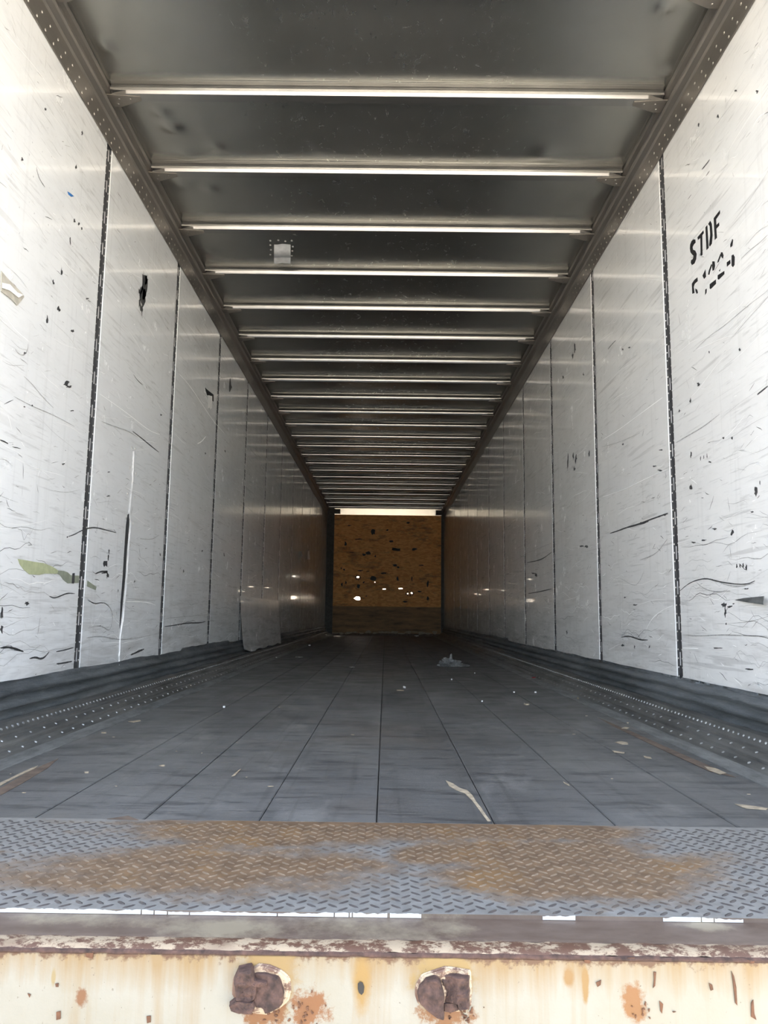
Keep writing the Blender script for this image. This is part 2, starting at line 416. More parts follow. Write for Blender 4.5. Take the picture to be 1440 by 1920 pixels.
# ------------------------------------------------------------------ side walls
ZB, ZT = 0.10, 2.60
def side_wall(sign, j0, name, mat, label):
    outer = struct(box(name, M['outer'], None, *sorted((sign * (HW + .006), sign * (HW + .05))), YR, YF + .09, -.06, 2.86), label, 'wall')
    joints = [j0 + k * P for k in range(-1, 12)]
    ys = [YR] + joints + [YF]
    for i in range(len(ys) - 1):
        a = ys[i] + (.034 if i else 0); c = ys[i + 1] - (.034 if i < len(ys) - 2 else 0)
        if c - a < .03: continue
        zb = ZB
        b = MB(); b.box(*sorted((sign * HW, sign * (HW + .0065))), a, c, zb, ZT + .05)
        b.build('wall_panel', mat, outer)
    for y in joints:
        dp = .0045 if y < 5 else .0016
        p = box('joint_strip', M['post'], outer, *sorted((sign * (HW + dp), sign * (HW + .0066))), y - .035, y + .035, ZB, ZT + .05)
        if y < 14.6:
            sl = MB(); rv = MB(); q = 0
            z = .20 + (y * .37) % .15
            while z < ZT:
                sl.box(*sorted((sign * (HW + dp - .0007), sign * (HW + dp + .0001))), y - .0045, y + .0045, z, z + .056)
                z += .152
            z = .2
            while z < ZT and y < 9:
                for d in (-.022, .022): rv.dome((sign * (HW + dp), y + d, z), (-sign, 0, 0), .0042, .0024, 5)
                z += .038
            stuff(sl.build('slots', M['slot'], p))
            if rv.v: stuff(rv.build('rivets', M['rivet'], p))
    return outer
wl = side_wall(-1, JL, 'wall_left', M['wall_l'], 'scratched white left side wall with dark riveted seams')
wr = side_wall(1, JR, 'wall_right', M['wall_r'], 'scratched white right side wall with stencilled marking')

# ---- marks on the walls
def wpt(sign, px, py): 
    p = at(px, py, 0, sign * HW); return (p.y, p.z)
class Marks:
    def __init__(s, sign): s.sign = sign; s.k = MB(); s.g = MB(); s.w = MB()
    def P3(s, y, z, h): return (s.sign * (HW - h), y, z)
    def stroke(s, pts, w, mb=None, px=True, h=.0007):
        mb = mb or s.k
        if px: pts = [wpt(s.sign, *p) for p in pts]
        for _ in range(2 if px else 0):
            q = [pts[0]]
            for a, b in zip(pts, pts[1:]): q += [(a[0] * .75 + b[0] * .25, a[1] * .75 + b[1] * .25), (a[0] * .25 + b[0] * .75, a[1] * .25 + b[1] * .75)]
            pts = q + [pts[-1]]
        if px: w *= .72
        n = len(pts); L = []; R = []
        for i, (y, z) in enumerate(pts):
            a = pts[max(0, i - 1)]; b = pts[min(n - 1, i + 1)]
            dy, dz = b[0] - a[0], b[1] - a[1]; q = math.hypot(dy, dz) or 1
            u = i / (n - 1); ww = w * (.25 + .75 * math.sin(math.pi * min(1, max(0, u))) ** .6) * random.uniform(.75, 1.1) / 2
            L.append(s.P3(y - dz / q * ww, z + dy / q * ww, h)); R.append(s.P3(y + dz / q * ww, z - dy / q * ww, h))
        for i in range(n - 1): mb.quad(L[i], L[i + 1], R[i + 1], R[i])
    def blob(s, px, py, wpx, hpx, mb=None, n=9, j=.4, rot=0):
        pts = [wpt(s.sign, *p) for p in ragged(px, py, wpx * .42, hpx * .45, n + 3, min(.6, j + .12), rot)]
        c = [sum(p[i] for p in pts) / len(pts) for i in (0, 1)]
        m_ = mb or s.k; k = len(m_.v)
        m_.v += [s.P3(*c, .0008)] + [s.P3(*p, .0008) for p in pts]
        for i in range(len(pts)): m_.f.append((k, k + 1 + i, k + 1 + (i + 1) % len(pts)))
    def random(s, n, seed):
        random.seed(seed); hit = [0]
        seams = [(JL if s.sign < 0 else JR) + k * P for k in range(-1, 12)]
        ok = lambda y, L: all(not (y - L - .04 < q < y + L + .04) for q in seams)
        for i in range(n):
            y = 2.15 + random.random() ** 1.3 * 9; z = random.uniform(.22, 2.5) if random.random() < .6 else random.uniform(.2, 1.1)
            t = random.random()
            L = random.uniform(.006, .035); a = random.choice((-1, 1)) * random.uniform(0, .5) if random.random() < .7 else random.uniform(0, 3.1)
            if not ok(y, L): continue
            w = random.uniform(.0008, .0034)
            mb = s.k if t < .35 else (s.g if t < .8 else s.w)
            pts = [(y + L * math.cos(a) * u + random.uniform(-.002, .002), z + L * math.sin(a) * u + random.uniform(-.002, .002)) for u in (-1, -.4, .2, 1)]
            s.stroke(pts, w, mb, px=False)
        for i in range(n // 3):      # longer fine scratches
            L = random.uniform(.05, .45); y = 2.15 + random.random() ** 1.3 * 9
            if not ok(y, L / 2): continue
            z = random.uniform(.25, 2.45); a = random.uniform(-.22, .22)
            mb = s.w if random.random() < .55 else s.g; ph = random.uniform(0, 6)
            pts = [(y + L * (u - .5) * math.cos(a), z + L * (u - .5) * math.sin(a) + .006 * math.sin(ph + u * 5)) for u in [k / 6 for k in range(7)]]
            s.stroke(pts, random.uniform(.0008, .0022), mb, px=False)
        for i in range(n // 5):      # wavy pallet rubs low on the wall
            L = random.uniform(.12, .7); y = 2.2 + random.random() ** 1.2 * 9; z = random.uniform(.22, .75)
            if not ok(y, L / 2): continue
            ph = random.uniform(0, 6); am = random.uniform(.004, .022)
            mb = random.choice((s.k, s.g, s.g, s.g, s.w))
            pts = [(y + L * (u - .5), z + am * math.sin(ph + u * 6) + .5 * am * math.sin(ph * 2 + u * 17)) for u in [k / 12 for k in range(13)]]
            s.stroke(pts, random.uniform(.0010, .0028), mb, px=False)
    def done(s, wall):
        for mb, nm, mt in ((s.k, 'black_scuffs', 'scuff'), (s.g, 'grey_scuffs', 'scuff_grey'), (s.w, 'bright_scratches', 'scratch')):
            stuff(mb.build(nm, M[mt], wall, fix=False))

L = Marks(-1)
# black smear high on the second panel
for a in ((270, 538, 12, 48), (268, 558, 11, 34), (263, 548, 6, 18), (274, 524, 6, 20), (266, 580, 4, 26), (262, 566, 4, 30), (271, 550, 5, 26)): L.blob(*a, n=12, j=.5)
L.stroke([(269, 507), (270, 520), (272, 535)], .008); L.stroke([(264, 570), (265, 585), (267, 597)], .006)
for a in ((197, 1055, 9, 14), (203, 1044, 4, 12), (201, 1078, 5, 12), (204, 1036, 3, 12)): L.blob(*a, n=10, j=.45)
L.stroke([(178, 1076), (190, 1071), (205, 1072), (190, 1075)], .012)
L.stroke([(128, 1006), (140, 1002), (150, 996), (165, 990), (180, 989), (200, 994), (218, 999)], .009)
L.blob(126, 1007, 3, 3)
for a in ((124, 719, 15, 10), (129, 725, 12, 6), (46, 662, 6, 4), (41, 298, 5, 8), (154, 250, 4, 8), (139, 414, 5, 7), (148, 420, 4, 5), (153, 428, 4, 6), (142, 313, 4, 9),
          (131, 450, 3, 18), (115, 510, 4, 14), (100, 530, 4, 10), (110, 580, 6, 10), (136, 620, 8, 5), (88, 600, 4, 20), (164, 560, 6, 4), (302, 778, 4, 4), (385, 850, 3, 4), (422, 846, 3, 5),
          (432, 726, 5, 26), (203, 885, 5, 3), (203, 930, 8, 3), (252, 1090, 3, 5), (118, 870, 6, 4), (135, 770, 6, 3), (60, 760, 4, 3), (46, 763, 4, 3), (85, 205, 4, 6), (300, 1040, 3, 6),
          (344, 1071, 3, 5), (379, 1033, 3, 4), (420, 1040, 3, 8), (3, 1150, 6, 30), (3, 1180, 6, 18), (50, 1132, 8, 8)): L.blob(*a)
L.stroke([(68, 313), (70, 325), (75, 338), (84, 351)], .006); L.stroke([(0, 1215), (15, 1213), (30, 1217), (44, 1222)], .012); L.stroke([(0, 825), (8, 828), (15, 832)], .008)
L.stroke([(55, 1235), (66, 1232), (76, 1236), (84, 1232), (92, 1222)], .012)
L.stroke([(105, 1222), (120, 1219), (138, 1214)], .008); L.stroke([(105, 1245), (120, 1243), (135, 1240)], .01)
L.stroke([(162, 1196), (190, 1192), (220, 1200), (250, 1198), (285, 1190)], .007, L.g)
L.stroke([(165, 1178), (190, 1172), (205, 1185), (211, 1165), (210, 1145), (200, 1132), (190, 1129), (178, 1133), (165, 1125)], .009, L.g)
L.stroke([(165, 1125), (178, 1133), (190, 1130), (203, 1136), (210, 1152), (216, 1165), (223, 1170)], .01, L.w)
L.stroke([(92, 1118), (102, 1122), (114, 1117), (126, 1112), (140, 1113)], .008)
L.stroke([(235, 1128), (262, 1128), (280, 1130), (292, 1135)], .008, L.w); L.stroke([(238, 1122), (270, 1125), (292, 1126)], .006, L.g)
L.stroke([(248, 808), (258, 816), (272, 827), (285, 838), (298, 848)], .009); L.stroke([(186, 738), (215, 758), (245, 780), (280, 808), (300, 815)], .005, L.w)
L.stroke([(335, 700), (355, 722), (380, 760), (400, 790), (420, 812)], .007, L.w); L.stroke([(190, 790), (215, 800), (240, 808), (258, 820)], .007, L.g)
L.stroke([(308, 1175), (330, 1172), (350, 1168), (375, 1168), (385, 1165)], .012); L.stroke([(300, 1205), (318, 1200), (330, 1180)], .006, L.g)
L.stroke([(245, 1228), (258, 1222), (270, 1217)], .016); L.stroke([(310, 1160), (335, 1157), (360, 1155), (388, 1152), (440, 1150)], .007, L.g)
L.stroke([(44, 705), (60, 720), (80, 745), (100, 765)], .005, L.g); L.stroke([(25, 743), (60, 762), (100, 778), (140, 800)], .005, L.g)
L.stroke([(370, 832), (378, 828), (386, 818)], .012, L.w); L.stroke([(250, 702), (258, 714), (268, 722)], .006)
L.stroke([(28, 655), (35, 664), (45, 667), (52, 655), (52, 645)], .006, L.g); L.stroke([(262, 1010), (285, 1012), (298, 1003)], .007, L.g)
L.random(1150, 11); L.done(wl)

R = Marks(1)
for a in ((1310, 720, 6, 8), (1330, 660, 3, 6), (1168, 655, 4, 3), (1180, 652, 5, 3)): R.blob(*a)
R.stroke([(1144, 1000), (1160, 995), (1175, 989), (1195, 984), (1220, 974), (1240, 967), (1253, 962)], .013)
R.blob(1207, 980, 18, 5, rot=-.35); R.blob(1247, 965, 14, 4, rot=-.35)
R.stroke([(1275, 1108), (1290, 1095), (1305, 1088), (1325, 1084), (1345, 1090), (1375, 1095), (1400, 1096), (1416, 1089)], .007, R.k)
R.stroke([(1345, 1090), (1365, 1098), (1390, 1100), (1415, 1093)], .006, R.g); R.stroke([(1306, 1092), (1320, 1104), (1340, 1110), (1370, 1108)], .006, R.g)
for a in ((1358, 1134, 10, 10), (1360, 1150, 4, 20), (1369, 1137, 10, 5), (1362, 1170, 3, 4), (1376, 1132, 4, 3), (1373, 999, 6, 10), (1357, 821, 4, 4), (1296, 914, 6, 14), (1296, 852, 4, 12),
          (1418, 922, 9, 16), (1382, 1061, 3, 8), (1388, 1061, 3, 8), (1394, 1060, 3, 8), (1400, 1063, 4, 12), (1295, 752, 4, 12), (1274, 770, 3, 10), (1240, 844, 8, 3), (1237, 882, 9, 3), (1228, 874, 9, 3),
          (1080, 860, 4, 16), (1077, 880, 4, 10), (1065, 865, 3, 36), (1075, 855, 3, 14), (1105, 850, 3, 14), (1078, 652, 4, 16), (1074, 668, 4, 14), (1056, 707, 4, 5), (1094, 702, 3, 6), (1168, 833, 4, 4),
          (1063, 1185, 3, 8), (1168, 1210, 6, 5), (1100, 1024, 8, 6), (1090, 1024, 8, 3), (1005, 1078, 4, 8), (1000, 1075, 8, 3), (1331, 866, 7, 4), (1314, 859, 2, 9), (1320, 857, 2, 9), (1326, 855, 2, 10),
          (1387, 656, 4, 6), (1373, 822, 3, 6), (1425, 905, 3, 8), (1400, 1104, 14, 3), (1410, 960, 6, 3), (1340, 992, 8, 3), (1320, 1013, 12, 3), (1300, 1017, 8, 3), (1345, 1215, 18, 3), (1405, 1255, 16, 3),
          (1190, 1213, 3, 6), (1218, 1212, 3, 6), (1172, 1120, 5, 3), (1191, 1134, 8, 3), (1380, 170, 6, 4), (1420, 172, 5, 6), (1346, 218, 4, 8), (1310, 234, 4, 7), (1293, 163, 3, 7)): R.blob(*a)
R.stroke([(1316, 318), (1323, 310), (1331, 299)], .010, R.k); R.stroke([(1324, 330), (1331, 320)], .006, R.k)
R.stroke([(1140, 655), (1148, 645), (1155, 638)], .008, R.k); R.stroke([(1160, 694), (1175, 680), (1195, 664)], .005, R.g)
R.stroke([(1130, 825), (1160, 806), (1190, 784), (1225, 758), (1243, 745)], .007, R.w); R.stroke([(1128, 838), (1160, 830), (1200, 812)], .006, R.g)
R.stroke([(1130, 932), (1170, 918), (1210, 898), (1250, 880)], .006, R.w); R.stroke([(1268, 830), (1290, 817), (1320, 800), (1350, 776)], .006, R.g)
R.stroke([(1030, 792), (1045, 782), (1062, 768)], .006, R.g); R.stroke([(1165, 1195), (1180, 1192), (1200, 1200), (1215, 1200)], .010, R.k)
R.stroke([(990, 1113), (1010, 1110), (1035, 1104)], .012, R.k); R.stroke([(988, 1037), (1010, 1028), (1035, 1018)], .012, R.g); R.stroke([(988, 1055), (1015, 1050), (1035, 1035)], .012, R.k)
R.stroke([(1212, 1180), (1222, 1160), (1240, 1145), (1262, 1135)], .006, R.w); R.stroke([(1280, 1190), (1310, 1193), (1350, 1190), (1400, 1192), (1440, 1193)], .006, R.g)
R.stroke([(1420, 740), (1430, 732), (1440, 724)], .009, R.k); R.stroke([(1280, 1215), (1310, 1216)], .008, R.w)
R.stroke([(1390, 485), (1405, 470), (1425, 455), (1440, 440)], .004, R.g); R.stroke([(1300, 660), (1330, 630), (1360, 610), (1400, 575), (1440, 545)], .004, R.g)
R.stroke([(1165, 1085), (1190, 1100), (1200, 1090), (1208, 1070)], .006, R.g); R.stroke([(1200, 1050), (1230, 1040), (1252, 1010)], .006, R.g)
R.random(1150, 23); R.done(wr)
random.seed(5)

# ---- stencil on the right wall, traced on the wall plane
G = {
 'letter_s': ([[(1300, 449), (1304, 449), (1304.5, 455), (1301.5, 458), (1299, 463), (1299.5, 468), (1304, 470), (1306.5, 476), (1305.5, 486), (1302.5, 494), (1298, 497), (1295.5, 493), (1296, 488), (1299, 486), (1301, 480), (1298, 477), (1295, 473), (1293.8, 466), (1294.5, 458), (1297, 452)]], 'stencilled black letter S'),
 'letter_t': ([[(1308, 445), (1319, 432), (1320, 437), (1317, 441), (1317.5, 478), (1314, 480), (1313.5, 446), (1309, 450)]], 'stencilled black letter T'),
 'letter_d': ([[(1323, 426), (1326.5, 422), (1329, 465), (1325, 469)], [(1328, 420), (1332, 414), (1335, 420), (1336.5, 440), (1335, 457), (1331.5, 462), (1330, 460), (1332, 440), (1331, 424)]], 'stencilled black letter D'),
 'letter_f': ([[(1338.5, 409), (1350, 394), (1350.5, 400), (1343, 411), (1343.5, 422), (1348.5, 417), (1349, 423), (1343.5, 429), (1344.5, 446), (1340.5, 450)]], 'stencilled black letter F'),
 'digit_five': ([[(1297.5, 532), (1302, 525), (1308, 520), (1308.5, 527), (1303, 532), (1301, 538), (1302.5, 549), (1298.5, 551)], [(1304, 541), (1307.5, 543), (1308.8, 549), (1306.5, 551), (1304.5, 546)]], 'stencilled black digit 5'),
 'digit_one': ([[(1317.5, 517), (1323, 505), (1324, 519), (1320.5, 523)], [(1322.5, 543), (1325.5, 541), (1325, 549), (1322.5, 552.5)]], 'stencilled black digit 1'),
 'digit_two': ([[(1329, 508), (1334, 495), (1335.5, 497), (1332, 508), (1330.5, 515), (1328, 515)], [(1336, 490), (1340, 490), (1341, 498), (1339.5, 506), (1336.5, 508), (1335.5, 500)], [(1331, 533), (1342.5, 524), (1343, 532), (1333, 542), (1331, 541)]], 'stencilled black digit 2'),
 'digit_two.next': ([[(1346, 489), (1351, 476), (1352, 480), (1348, 491), (1345.5, 493)], [(1352, 473), (1355, 473), (1357, 479), (1356, 485), (1353, 482), (1351.5, 477)], [(1346, 516), (1358.5, 508), (1358.5, 514), (1348, 524.5), (1346, 523)], [(1348, 508), (1351, 504), (1350, 509)]], 'second stencilled black digit 2, broken'),
 'digit_four': ([[(1369.5, 459), (1373.5, 448), (1375, 450), (1373.5, 461), (1370, 464)], [(1363, 492), (1369.5, 487), (1370, 494), (1363.5, 500)], [(1372, 479), (1375.5, 477), (1378, 482), (1377.5, 497), (1374.5, 501), (1372, 498)]], 'stencilled black digit 4')}
for k, (polys, lab) in G.items():
    b = MB()
    for pl in polys:
        b.poly_prism([(HW - .0004,) + wpt(1, x, y) for x, y in pl], (-.0006, 0, 0))
    b.build(k.split('.')[0], M['black'], wr)['label'] = lab

# ---- riveted tear in the second left panel
def wp3(px, py, h=.0, sign=-1): y, z = wpt(sign, px, py); return Vector((sign * (HW - h), y, z))
tear = bpy.data.objects.new('torn_seam', None); COL.objects.link(tear); tear.parent = wl
tear['label'] = 'long vertical tear pinned with rivets'
_r = [(250, 846), (249, 872), (248, 900), (245, 930), (242, 960), (244, 985), (242, 1010), (239, 1050), (236, 1090), (233, 1130), (229, 1165), (225, 1195), (223, 1230), (222, 1262)]
ridge = []
for a_, c_ in zip(_r, _r[1:]):
    for u in range(4): ridge.append((a_[0] + (c_[0] - a_[0]) * u / 4 + random.uniform(-.5, .5), a_[1] + (c_[1] - a_[1]) * u / 4))
ridge.append(_r[-1])
b = MB(); b2 = MB()
for i in range(len(ridge) - 1):
    (x0, y0), (x1, y1) = ridge[i], ridge[i + 1]
    w0 = random.uniform(.5, 1.3) if y0 < 1140 else .5; w1 = random.uniform(.5, 1.3) if y1 < 1140 else .5
    q = [wp3(x0 - w0, y0, .0), wp3(x0, y0, .005), wp3(x0 + w0, y0, .0), wp3(x1 - w1, y1, .0), wp3(x1, y1, .005), wp3(x1 + w1, y1, .0)]
    b.quad(q[0], q[1], q[4], q[3]); b.quad(q[1], q[2], q[5], q[4])
b.build('raised_edge', M['slot'], tear)
blot([(239, 965), (243, 962), (242, 985), (238, 1030), (235, 1080), (230, 1130), (226, 1170), (224, 1178), (226, 1130), (230, 1080), (233, 1030), (236, 985)], 0, -(HW - .0006), .0008, b2)
b2.build('dark_gap', M['rust'] if False else M['post'], tear)
rv = MB()
for x, y in ((247, 840), (253, 841), (243, 877), (255, 888), (239, 925), (252, 933), (249, 981), (236, 972), (229, 1016), (244, 1023), (226, 1064), (241, 1070), (221, 1108), (237, 1113), (218, 1150)):
    rv.dome(wp3(x, y, 0), (1, 0, 0), .0075, .004, 6)
stuff(rv.build('rivets', M['rivet'], tear))

# ---- things stuck to the walls
def flap(name, pts, sign, h, mat, label, cat, parent=None, thick=.0012, group=None):
    b = MB(); P3 = [wp3(x, y, .001 + (hh if isinstance(h, list) else h) * 1, sign) for (x, y), hh in zip(pts, h if isinstance(h, list) else [h] * len(pts))]
    c = sum(P3, Vector()) / len(P3)
    b.poly_prism([p - c for p in P3], (-sign * thick, 0, 0))
    o = b.build(name, mat, parent); o.location = c
    if not parent: tag(o, label, cat, group)
    return o
Z = lambda l: [(x / 5.54, 1000 + y / 5.54) for x, y in l]
tp = empty('green_tape', wp3(90, 1070, .001), 'faded olive green tape smeared across the nearest left wall seam', 'tape')
def tape_piece(name, pts, mat, thick=.0009, base=.001):
    b = MB(); P3 = [wp3(x, y, base) - tp.location for x, y in pts]; b.poly_prism(P3, (thick, 0, 0)); return b.build(name, mat, tp)
tape_piece('wide_end', Z([(180, 265), (330, 292), (450, 310), (540, 345), (600, 385), (590, 420), (460, 418), (400, 432), (300, 425), (240, 375), (200, 320)]), M['olive'])
tape_piece('twisted_tail', Z([(600, 385), (660, 390), (700, 405), (730, 435), (820, 440), (815, 515), (700, 520), (650, 480), (620, 435), (590, 420)]), M['olive2'])
tape_piece('far_end', Z([(905, 490), (960, 530), (1000, 555), (990, 590), (900, 550)]), M['olive2'])
tape_piece('dark_fold', Z([(750, 415), (770, 412), (768, 500), (760, 522), (740, 520), (742, 460)]), M['scuff'], .002)
tt = empty('torn_tape', wp3(20, 545, .002), 'crumpled beige tape remnant at the left edge of the left wall', 'tape')
for nm, pts, hh in (('strip', [(0, 508), (12, 522), (25, 535), (41, 552), (43, 557), (30, 573), (20, 562), (0, 546)], .003), ('curl', [(0, 530), (14, 533), (28, 548), (40, 553), (30, 558), (14, 545), (0, 540)], .007)):
    b = MB(); b.poly_prism([wp3(x, y, hh) - tt.location for x, y in pts], (.002, 0, 0)); b.build(nm, M['beige'] if nm == 'strip' else M['paper'], tt)
flap('blue_tape', [(126, 359), (131, 362), (138, 368), (133, 369), (128, 365)], -1, .0, M['blue'], 'tiny blue tape scrap high on the nearest left wall panel', 'tape')
tg = empty('torn_tag', wp3(391, 745, .002), 'white torn tag hanging from a black corner high on the third left panel', 'tag')
for nm, pts, mt, hh in (('backing', [(384, 727), (391, 733), (400, 740), (400, 753), (396, 750), (395, 743), (388, 741)], M['black'], .001), ('tongue', [(389, 741), (396, 743), (396, 765), (393, 768), (391, 764), (388, 766)], M['paper'], .006)):
    b = MB(); b.poly_prism([wp3(x, y, hh) - tg.location for x, y in pts], (.0015, 0, 0)); b.build(nm, mt, tg)
flap('sheet_flap', [(1380, 1125), (1400, 1121.5), (1445, 1118), (1445, 1134), (1410, 1130)], 1, [.001, .008, .02, .02, .008], M['skirt'], 'grey pointed metal flap sticking out at the right edge, low on the right wall', 'metal flap', thick=.003)
for i, pts in enumerate(([(559, 1034), (563, 1033), (565, 1041), (562, 1052), (559.5, 1044)], [(575, 1034), (577, 1032), (579, 1049), (574, 1049)])):
    flap('torn_tab', pts, -1, .02, M['paper'], 'white torn tab far down the left wall, %s of two' % ('nearer' if i == 0 else 'farther'), 'tab', group='torn tabs on the left wall')

# ------------------------------------------------------------------ kick plates and base rails
def kick_top(sign):
    def w(y, j, o, z):
        n1 = noise.noise(Vector((y * 2.3, sign * 4, 0))); n2 = noise.noise(Vector((y * 9, sign * 9, 3)))
        if j == 0:
            z += (.008 * n1 + .004 * n2) if sign < 0 else (-.014 + .022 * n1 + .010 * n2 + .006 * noise.noise(Vector((y * 25, 1, 1))))
            if sign > 0 and y > 8: z += .03
            if sign < 0 and y < 6.5 and y > 5: z += .015
            o += .004 + .006 * max(0, n2)
        else:
            o += .008 * n1 + .010 * noise.noise(Vector((y * 3, j * .5, sign * 3))) + .005 * noise.noise(Vector((y * 13, j * .8, sign * 5)))
            z += .004 * noise.noise(Vector((y * 3, j * 1.7, sign)))
        return max(.001, o), z
    return w
KP = [(.002, .205), (.007, .200), (.006, .186), (.012, .182), (.030, .174), (.034, .162), (.014, .150), (.012, .144), (.036, .134), (.040, .118), (.018, .108), (.016, .102), (.036, .092), (.038, .082), (.030, .076)]
BR = [(.036, .082), (.060, .078), (.066, .072), (.078, .054), (.086, .050), (.088, .044), (.104, .042), (.122, .034), (.134, .030), (.137, .022), (.152, .020), (.170, .012), (.178, .009)]
SK = [(.178, .009), (.20, .006), (.236, .0015), (.237, -.002)]
for sign, nm, word in ((-1, 'baseboard_left', 'left'), (1, 'baseboard_right', 'right')):
    base = extrude_profile(nm, M['kick'], None, KP, 1.235, YF, sign, .03, kick_top(sign), True)
    struct(base, 'dark ribbed steel kick plate along the %s wall' % word, 'kick plate')
    def wob(y, j, o, z): return o + .0015 * noise.noise(Vector((y * 2, j, sign))), z + .001 * noise.noise(Vector((y * 5, j, sign)))
    extrude_profile('base_rail', M['base'], base, BR, 1.235, YF, sign, .12, wob)
    extrude_profile('floor_flashing', M['skirt'], base, SK, 1.235, YF, sign, .3, None)
    rv = MB(); y = 1.8
    while y < 13:
        rv.dome((sign * (HW - .072), y, .064), (-sign * .8, 0, .6), .0058, .0045, 5); y += .038
    y = 1.83
    while y < 9:
        rv.dome((sign * (HW - .113), y, .039), (-sign * .4, 0, .9), .006, .0035, 5)
        rv.dome((sign * (HW - .161), y + .04, .017), (-sign * .4, 0, .9), .006, .004, 5); y += .085 + .02 * random.random()
    stuff(rv.build('rivets', M['drivet'], base))
# white patch sheet reaching down over the left kick plate
a, c = at(448, 1190, 0, -HW).y, at(520, 1190, 0, -HW).y
def patch():
    b = MB(); n = 14
    prof = [(.034, .40), (.036, .17), (.050, .10)]
    for i in range(n + 1):
        y = a + (c - a) * i / n
        for j, (o, z) in enumerate(prof):
            if j == 2: z += .012 * math.sin(i * 1.7) + (.03 if i == 0 else 0)
            b.v.append((-(HW - o), y, z))
        for j, (o, z) in enumerate(prof):
            b.v.append((-(HW - o + .004), y, z + (.012 * math.sin(i * 1.7) if j == 2 else 0)))
    return b, n
b = MB(); n = 14
for i in range(n + 1):
    y = a + (c - a) * i / n
    for o, z in ((.0015, .60), (.012, .42), (.040, .17), (.052, .095 + .012 * math.sin(i * 1.7) + (.03 if i == 0 else 0))):
        b.v.append((-(HW - o), y, z))
for i in range(n):
    for j in range(3): q = i * 4 + j; b.f.append((q, q + 1, q + 5, q + 4))
b.build('patch_sheet', M['wall_l'], wl)['label'] = 'pale sheet panel overlapping the dark kick plate'

# ------------------------------------------------------------------ top rails
RP = [(.0015, 2.583), (.006, 2.584), (.006, 2.690), (.012, 2.700), (.030, 2.712), (.036, 2.722), (.034, 2.732), (.026, 2.740), (.026, 2.752), (.042, 2.760), (.046, 2.775), (.040, 2.789)]
for sign, nm in ((-1, 'trim_1'), (1, 'trim_2')):
    r = extrude_profile(nm, M['rail'], None, RP, YR, YF, sign)
    struct(r, 'grey riveted top rail above the %s wall' % ('left' if sign < 0 else 'right'), 'rail')
    rv = MB(); y = 1.3
    while y < 10:
        rv.dome((sign * (HW - .006), y, 2.603), (-sign, 0, 0), .0062, .003, 5)
        rv.dome((sign * (HW - .006), y + .035, 2.648), (-sign, 0, 0), .0062, .003, 5); y += .07
    stuff(rv.build('rivets', M['rail_rivet'], r))

# ------------------------------------------------------------------ ceiling
dents = [(at(197, 88, 2, ZC), .035, .012), (at(302, 210, 2, ZC), .035, .010), (at(323, 238, 2, ZC), .045, .014), (at(405, 274, 2, ZC), .03, .008), (at(343, 345, 2, ZC), .06, .008),
         (at(395, 354, 2, ZC), .035, .010), (at(390, 470, 2, ZC), .06, .008), (at(1245, 14, 2, ZC), .03, .012), (at(1257, 136, 2, ZC), .025, .009), (at(1022, 287, 2, ZC), .06, .010),
         (at(1112, 368, 2, ZC), .07, .006), (at(600, 275, 2, ZC), .05, .004), (at(350, 290, 2, ZC), .05, .006)]
b = MB(); xs = [-HW - .02 + i * (2 * HW + .04) / 110 for i in range(111)]; ys = []
y = YR
while y < 8: ys.append(y); y += .025
while y < YF + .06: ys.append(y); y += .15
ys.append(YF + .06)
for y in ys:
    for x in xs:
        z = ZC + .0025 * noise.noise(Vector((x * 1.5, y * 2.2, 0)))
        for (p, r, h) in dents:
            d = ((x - p.x) ** 2 + ((y - p.y)) ** 2) / (r * r)
            if d < 6: z -= h * math.exp(-d)
        b.v.append((x, y, z))
k = len(xs)
for i in range(len(ys) - 1):
    for j in range(k - 1): q = i * k + j; b.f.append((q, q + 1, q + k + 1, q + k))
ceil = b.build('ceiling', M['roof'], None, True)
struct(ceil, 'dull dented aluminium roof sheet with bright cross bows', 'ceiling')
box('outer_roof', M['outer'], ceil, -HW - .05, HW + .05, YR, YF + .09, 2.81, 2.86)
# roof bow: bright sloped web towards the doors, flat flange underneath
def bow_mesh():
    prof = [(-.026, 2.7885), (-.026, 2.7860), (.002, 2.7850), (-.001, 2.783), (-.0090, 2.767), (-.0105, 2.764), (-.0103, 2.761), (-.0098, 2.7575), (-.0091, 2.7545), (-.0081, 2.7515), (-.0058, 2.7465), (-.0020, 2.7390), (-.0005, 2.7382), (.006, 2.7380), (.048, 2.7380), (.050, 2.742), (.050, 2.7885)]
    b = MB(); X = HW - .05; st = [-X, -X + .07] + [-X + .07 + (2 * X - .14) * i / 20 for i in range(1, 20)] + [X - .07, X]
    for i, x in enumerate(st):
        end = i in (0, len(st) - 1)
        for j, (y, z) in enumerate(prof):
            if end and 8 < j < 13: y += .022
            b.v.append((x, y, z))
    k = len(prof)
    for i in range(len(st) - 1):
        for j in range(k - 1): q = i * k + j; b.f.append((q, q + 1, q + k + 1, q + k))
    b.f.append(tuple(range(k))); b.f.append(tuple((len(st) - 1) * k + j for j in range(k)))
    return b
proto = None
def bracket_mesh(s):
    b = MB(); X = HW - .028
    o = [(s * X, -.002, 0), (s * X, .085, 0), (s * (X - .045), .085, 0), (s * (X - .15), .040, 0), (s * (X - .15), .015, 0)]
    b.poly_prism([(x, y, 2.7375) for x, y, _ in o], (0, 0, -.0025))
    for dx, dy in ((.05, .03), (.10, .030), (.035, .065)): b.dome((s * (X - dx), dy, 2.735), (0, 0, -1), .006, .003, 6)
    return b
k0 = None
